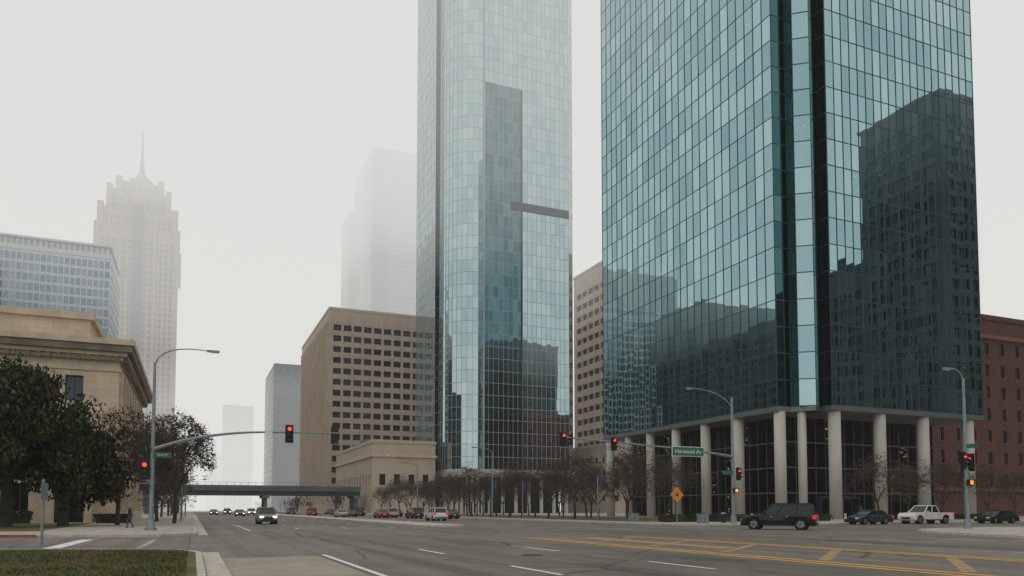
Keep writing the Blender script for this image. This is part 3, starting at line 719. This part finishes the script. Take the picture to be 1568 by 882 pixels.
def text(parent,s,loc,size,rx=math.pi/2):
    c=bpy.data.curves.new('lettering','FONT'); c.body=s;c.size=size;c.align_x='CENTER';c.align_y='CENTER'; c.extrude=.003
    o=bpy.data.objects.new('lettering',c); bpy.context.collection.objects.link(o); o.parent=parent;o.location=loc;o.rotation_euler=(rx,0,0); c.materials.append(M['sign_white'])
e=empty('traffic_light_mast');B=MB();v,u=-2.5,55.
B.tube((v,u,.13),(v,u,.3),.38,.38,16,'gal'); B.tube((v,u,.3),(v,u,.9),.27,.2,16,'gal')
B.tube((v,u,.13),(v,u,11.3),.16,.085,16,'gal'); 
arm=bez((v,u,5.5),(v+3.4,u,6.9),(v+8,u,6.95),10)+[Vector((v+12.2,u,7.05))]
B.path(arm,[.12-.006*i for i in range(len(arm))],12,'gal')
la=bez((v,u,11.2),(v+.4,u,12.6),(v+3.2,u,12.35),8); B.path(la,[.055-.003*i for i in range(9)],8,'gal'); lamp_head(B,la[-1],(1,0))
B.obj('pole',e)
H=MB(); sig_head(H,(6.2,u-.22,6.85),(0,-1)); sig_head(H,(9.4,u+.1,6.9),(0,1),False); sig_head(H,(v-.45,u-.3,4.1),(0,-1)); sig_head(H,(v-.5,u+.4,4.6),(-1,0),False); sig_head(H,(v-.1,u+.5,4.3),(1,0),False)
H.obox((v-.7,u-.3,2.75),(.45,0,0),(0,.2,0),(0,0,.45),'black'); H.obj('signal_heads',e)
S=MB(); S.box(v+.1,v+1.15,u-.22,u-.19,4.95,5.3,'green_sign'); S.box(v-.4,v-.37,u-.7,u+.5,5.35,5.65,'green_sign'); S.box(4.55,5.05,u-.2,u-.17,6.65,6.95,'sign_white'); S.obj('street_name_plates',e); text(e,'ELM ST',(v+.62,u-.235,5.12),.2)
e=empty('traffic_light_mast');B=MB();v,u=49.,59.6
B.tube((v,u,.13),(v,u,.9),.34,.26,16,'gal'); B.tube((v,u,.13),(v,u,12.6),.2,.11,16,'gal')
arm=bez((v,u,6.7),(v-4,u,7.2),(v-9,u,7.45),8)+[Vector((v-19,u,7.95))]
B.path(arm,[.14-.008*i for i in range(len(arm))],12,'gal')
la=bez((v,u,11.6),(v-1.2,u,13.2),(v-4.6,u,13.2),8); B.path(la,[.07-.003*i for i in range(9)],8,'gal'); lamp_head(B,la[-1],(-1,0)); B.obj('pole',e)
H=MB(); sig_head(H,(30.2,u-.22,7.75),(0,-1)); sig_head(H,(31.2,u+.1,7.75),(-.8,.6),False); sig_head(H,(35.4,u-.22,7.5),(0,-1)); sig_head(H,(49.5,u-.3,5.),(0,-1)); 
H.box(v-.2,v+.3,u-.5,u-.25,3.1,3.6,'black'); H.box(v-.1,v+.2,u-.515,u-.501,3.2,3.5,'orange_on'); H.obj('signal_heads',e)
S=MB(); S.box(41.7,45.4,u-.24,u-.18,6.55,7.5,'sign_white'); S.box(41.76,45.34,u-.26,u-.241,6.61,7.44,'green_sign'); S.box(v-1.4,v-.15,u-.22,u-.19,4.9,5.3,'green_sign'); S.obj('street_name_plates',e); text(e,'Harwood Av',(43.55,u-.27,7.02),.58)
e=empty('traffic_light_pole');B=MB();v,u=51.2,36.9
B.tube((v,u,.13),(v,u,.8),.28,.22,16,'gal');B.tube((v,u,.13),(v,u,11.),.15,.09,14,'gal')
la=bez((v,u,10.6),(v-.1,u,11.7),(v-1.2,u,11.6),6);B.path(la,[.05]*7,8,'gal');lamp_head(B,la[-1],(-1,0));B.obj('pole',e)
H=MB(); sig_head(H,(v-.45,u-.2,5.0),(0,-1)); sig_head(H,(v+.4,u-.1,4.9),(-.94,.34)); sig_head(H,(v+.3,u+.3,4.4),(1,0),False)
H.box(v-.3,v+.15,u-.45,u-.2,3.2,3.65,'black'); H.box(v-.2,v+.08,u-.465,u-.451,3.3,3.58,'orange_on'); H.obj('signal_heads',e)
S=MB(); S.box(v-.03,v+.03,u-.9,u-.15,5.9,6.2,'green_sign'); S.obj('street_name_plate',e)
def street_lamp(v,u,h,side,banner=False):
    e=empty('street_lamp');B=MB();B.tube((v,u,.13),(v,u,h),.14,.08,12,'gal')
    la=bez((v,u,h-.3),(v+side*.6,u,h+.6),(v+side*2.6,u,h+.5),6);B.path(la,[.05]*7,8,'gal');lamp_head(B,la[-1],(side,0));B.obj('pole',e)
    if banner:
        C=MB();C.box(v+.15,v+.65,u-.02,u+.02,4.6,5.8,'blue_banner');C.box(v,v+.7,u-.02,u+.02,5.82,5.86,'gal');C.obj('banner',e)
street_lamp(42.6,108,10.5,-1,True); street_lamp(42.6,150,10.5,-1); street_lamp(42.6,200,10.5,-1); street_lamp(-1.2,98,9.5,1,True); street_lamp(-1.2,150,9.5,1)
for v,u in ((44.2,78),(44.2,100)):
    e=empty('banner_post');B=MB();B.tube((v,u,.13),(v,u,5.6),.09,.06,10,'gal');B.tube((v,u,5.6),(v,u,6.),.2,.12,10,'black');B.obj('post',e)
    C=MB();C.box(v+.1,v+.5,u-.02,u+.02,4.3,5.3,'blue_banner');C.obj('banner',e)
e=empty('diamond_warning_sign');B=MB();v,u=45.6,64.2;B.box(v-.04,v+.04,u-.04,u+.04,.13,3.4,'gal')
r_=.82;B.obox((v,u-.06,3.0-r_),(r_,0,r_),(-r_,0,r_),(0,-.02,0),'orange_sign');B.obox((v-.14,u-.085,2.85),(.28,0,0),(0,-.002,0),(0,0,.3),'black');B.obj('sign',e)
e=empty('sign_post',Vector((-18.1,29.,0)),0);B=MB();B.box(-.04,.04,-.03,.03,.13,2.7,'gal');B.box(.045,.06,-.22,.22,1.9,2.55,'gal');B.obj('post_and_plate',e)
for v,u in ((44.4,70.5),(46.4,61)):
    e=empty('utility_cabinet');B=MB();B.box(v-.5,v+.5,u-.3,u+.3,.13,1.05,'gal');B.box(v-.53,v+.53,u-.33,u+.33,1.05,1.12,'greyconc');B.box(v-.02,v+.02,u-.315,u-.3,.2,1.,'black');B.obj('cabinet',e)
for k in range(7):
    e=empty('bollard');B=MB();v=52+k*4.2;B.tube((v,60.4,.13),(v,60.4,1.0),.11,.11,12,'column');B.tube((v,60.4,1.0),(v,60.4,1.08),.12,.05,12,'column');B.obj('post',e)
e=empty('trash_can');B=MB();B.tube((50.5,63,.13),(50.5,63,1.05),.28,.32,14,'black');B.tube((50.5,63,1.05),(50.5,63,1.2),.33,.15,14,'gal');B.obj('bin',e)

def pedestrian(v,u,rz,coat):
    e=empty('pedestrian',W(v,u,.13),rz)
    pts=[(0,0,.92),(0,0,1.15),(0,0,1.42),(0,0,1.52),(0,0,1.62),(0,0,1.74),
         (.19,0,1.40),(.25,.03,1.13),(.22,.16,.92),(-.19,0,1.40),(-.25,-.03,1.13),(-.23,.08,.9),
         (.10,0,.88),(.11,.16,.5),(.11,.08,.07),(.11,.26,.04),(-.10,0,.88),(-.11,-.04,.5),(-.11,-.26,.1),(-.11,-.1,.04)]
    ed=[(0,1),(1,2),(2,3),(3,4),(4,5),(2,6),(6,7),(7,8),(2,9),(9,10),(10,11),(0,12),(12,13),(13,14),(14,15),(0,16),(16,17),(17,18),(18,19)]
    ra=[.15,.14,.16,.06,.09,.085,.075,.05,.035,.075,.05,.035,.10,.07,.05,.04,.10,.07,.05,.04]
    me=bpy.data.meshes.new('body');me.from_pydata(pts,ed,[]);o=bpy.data.objects.new('body',me);bpy.context.collection.objects.link(o);o.parent=e
    sk=o.modifiers.new('skin','SKIN')
    for i,r0 in enumerate(ra): me.skin_vertices[0].data[i].radius=(r0,r0*.85)
    me.skin_vertices[0].data[0].use_root=True
    o.modifiers.new('sub','SUBSURF').levels=2; 
    m,nt,b=newmat('clothes_and_skin'); t=N(nt,'ShaderNodeTexCoord');s=N(nt,'ShaderNodeSeparateXYZ');nt.links.new(t.outputs['Object'],s.inputs[0])
    r=N(nt,'ShaderNodeValToRGB');r.color_ramp.interpolation='CONSTANT'
    r.color_ramp.elements[0].color=(.03,.03,.045,1);r.color_ramp.elements[1].position=.48;r.color_ramp.elements[1].color=(*coat,1)
    x=r.color_ramp.elements.new(.79);x.color=(.45,.27,.2,1);x=r.color_ramp.elements.new(.885);x.color=(.03,.02,.015,1);x=r.color_ramp.elements.new(0.04);x.color=(.05,.055,.08,1)
    mm=N(nt,'ShaderNodeMath',operation='DIVIDE');nt.links.new(s.outputs[2],mm.inputs[0]);mm.inputs[1].default_value=1.95;nt.links.new(mm.outputs[0],r.inputs[0]);nt.links.new(r.outputs[0],b.inputs['Base Color']);me.materials.append(m)
pedestrian(-4.3,63,UP+.3,(.02,.02,.03)); pedestrian(87.5,79,ROT,(.05,.06,.1)); pedestrian(66,70,UP,(.06,.03,.03))

# ---------------------------------------------------------------- fog (absorbing volumes whose own glow stands in for scattered light)
def fogbox(name,x0,x1,y0,y1,z0,z1,sig,L,parent):
    m=bpy.data.materials.new(name);m.use_nodes=True;nt=m.node_tree;nt.nodes.clear()
    o=N(nt,'ShaderNodeOutputMaterial');a=N(nt,'ShaderNodeVolumeAbsorption');em=N(nt,'ShaderNodeEmission');ad=N(nt,'ShaderNodeAddShader')
    a.inputs['Color'].default_value=(0,0,0,1);a.inputs['Density'].default_value=sig;em.inputs['Color'].default_value=(*L,1);em.inputs['Strength'].default_value=sig
    nt.links.new(a.outputs[0],ad.inputs[0]);nt.links.new(em.outputs[0],ad.inputs[1]);nt.links.new(ad.outputs[0],o.inputs['Volume'])
    B=MB();B.box(x0,x1,y0,y1,z0,z1,m);return B.obj(name,parent)
LF=(.755,.75,.725); LH=(.715,.725,.715)
e=empty('fog')
fogbox('mist_near',-2500,2500,-1500,389.9,-2,74.9,.00010,LF,e)
fogbox('fog_bank_far',-2500,2500,390,3500,-2,74.9,.0042,LF,e)
fogbox('low_cloud',-2500,2500,-1500,3500,75,199.9,.0026,LF,e)
fogbox('high_cloud',-2500,2500,-1500,3500,200,520,.0085,LH,e)

# ---------------------------------------------------------------- light, world, camera
w=bpy.data.worlds.new('World');bpy.context.scene.world=w;w.use_nodes=True;nt=w.node_tree
sky=N(nt,'ShaderNodeTexSky');sky.sky_type='NISHITA';sky.sun_disc=False;sky.sun_elevation=math.radians(42);sky.sun_rotation=math.radians(200);sky.dust_density=4
nt.links.new(sky.outputs[0],nt.nodes['Background'].inputs[0]);nt.nodes['Background'].inputs[1].default_value=.12
sl=bpy.data.lights.new('sun','SUN');sl.energy=1.5;sl.angle=math.radians(20);sl.color=(1,.93,.83);so=bpy.data.objects.new('sun',sl);bpy.context.collection.objects.link(so)
so.rotation_euler=(math.radians(48),0,math.radians(-20))
cd=bpy.data.cameras.new('camera');cam=bpy.data.objects.new('camera',cd);bpy.context.collection.objects.link(cam)
cd.sensor_width=36;cd.lens=26.4;cd.shift_y=.1773;cd.clip_end=12000;cam.location=(0,0,1.55);cam.rotation_euler=(math.radians(93),0,0)
sc=bpy.context.scene;sc.camera=cam;sc.view_settings.view_transform='Standard';sc.view_settings.look='None';sc.view_settings.exposure=0
print('done')
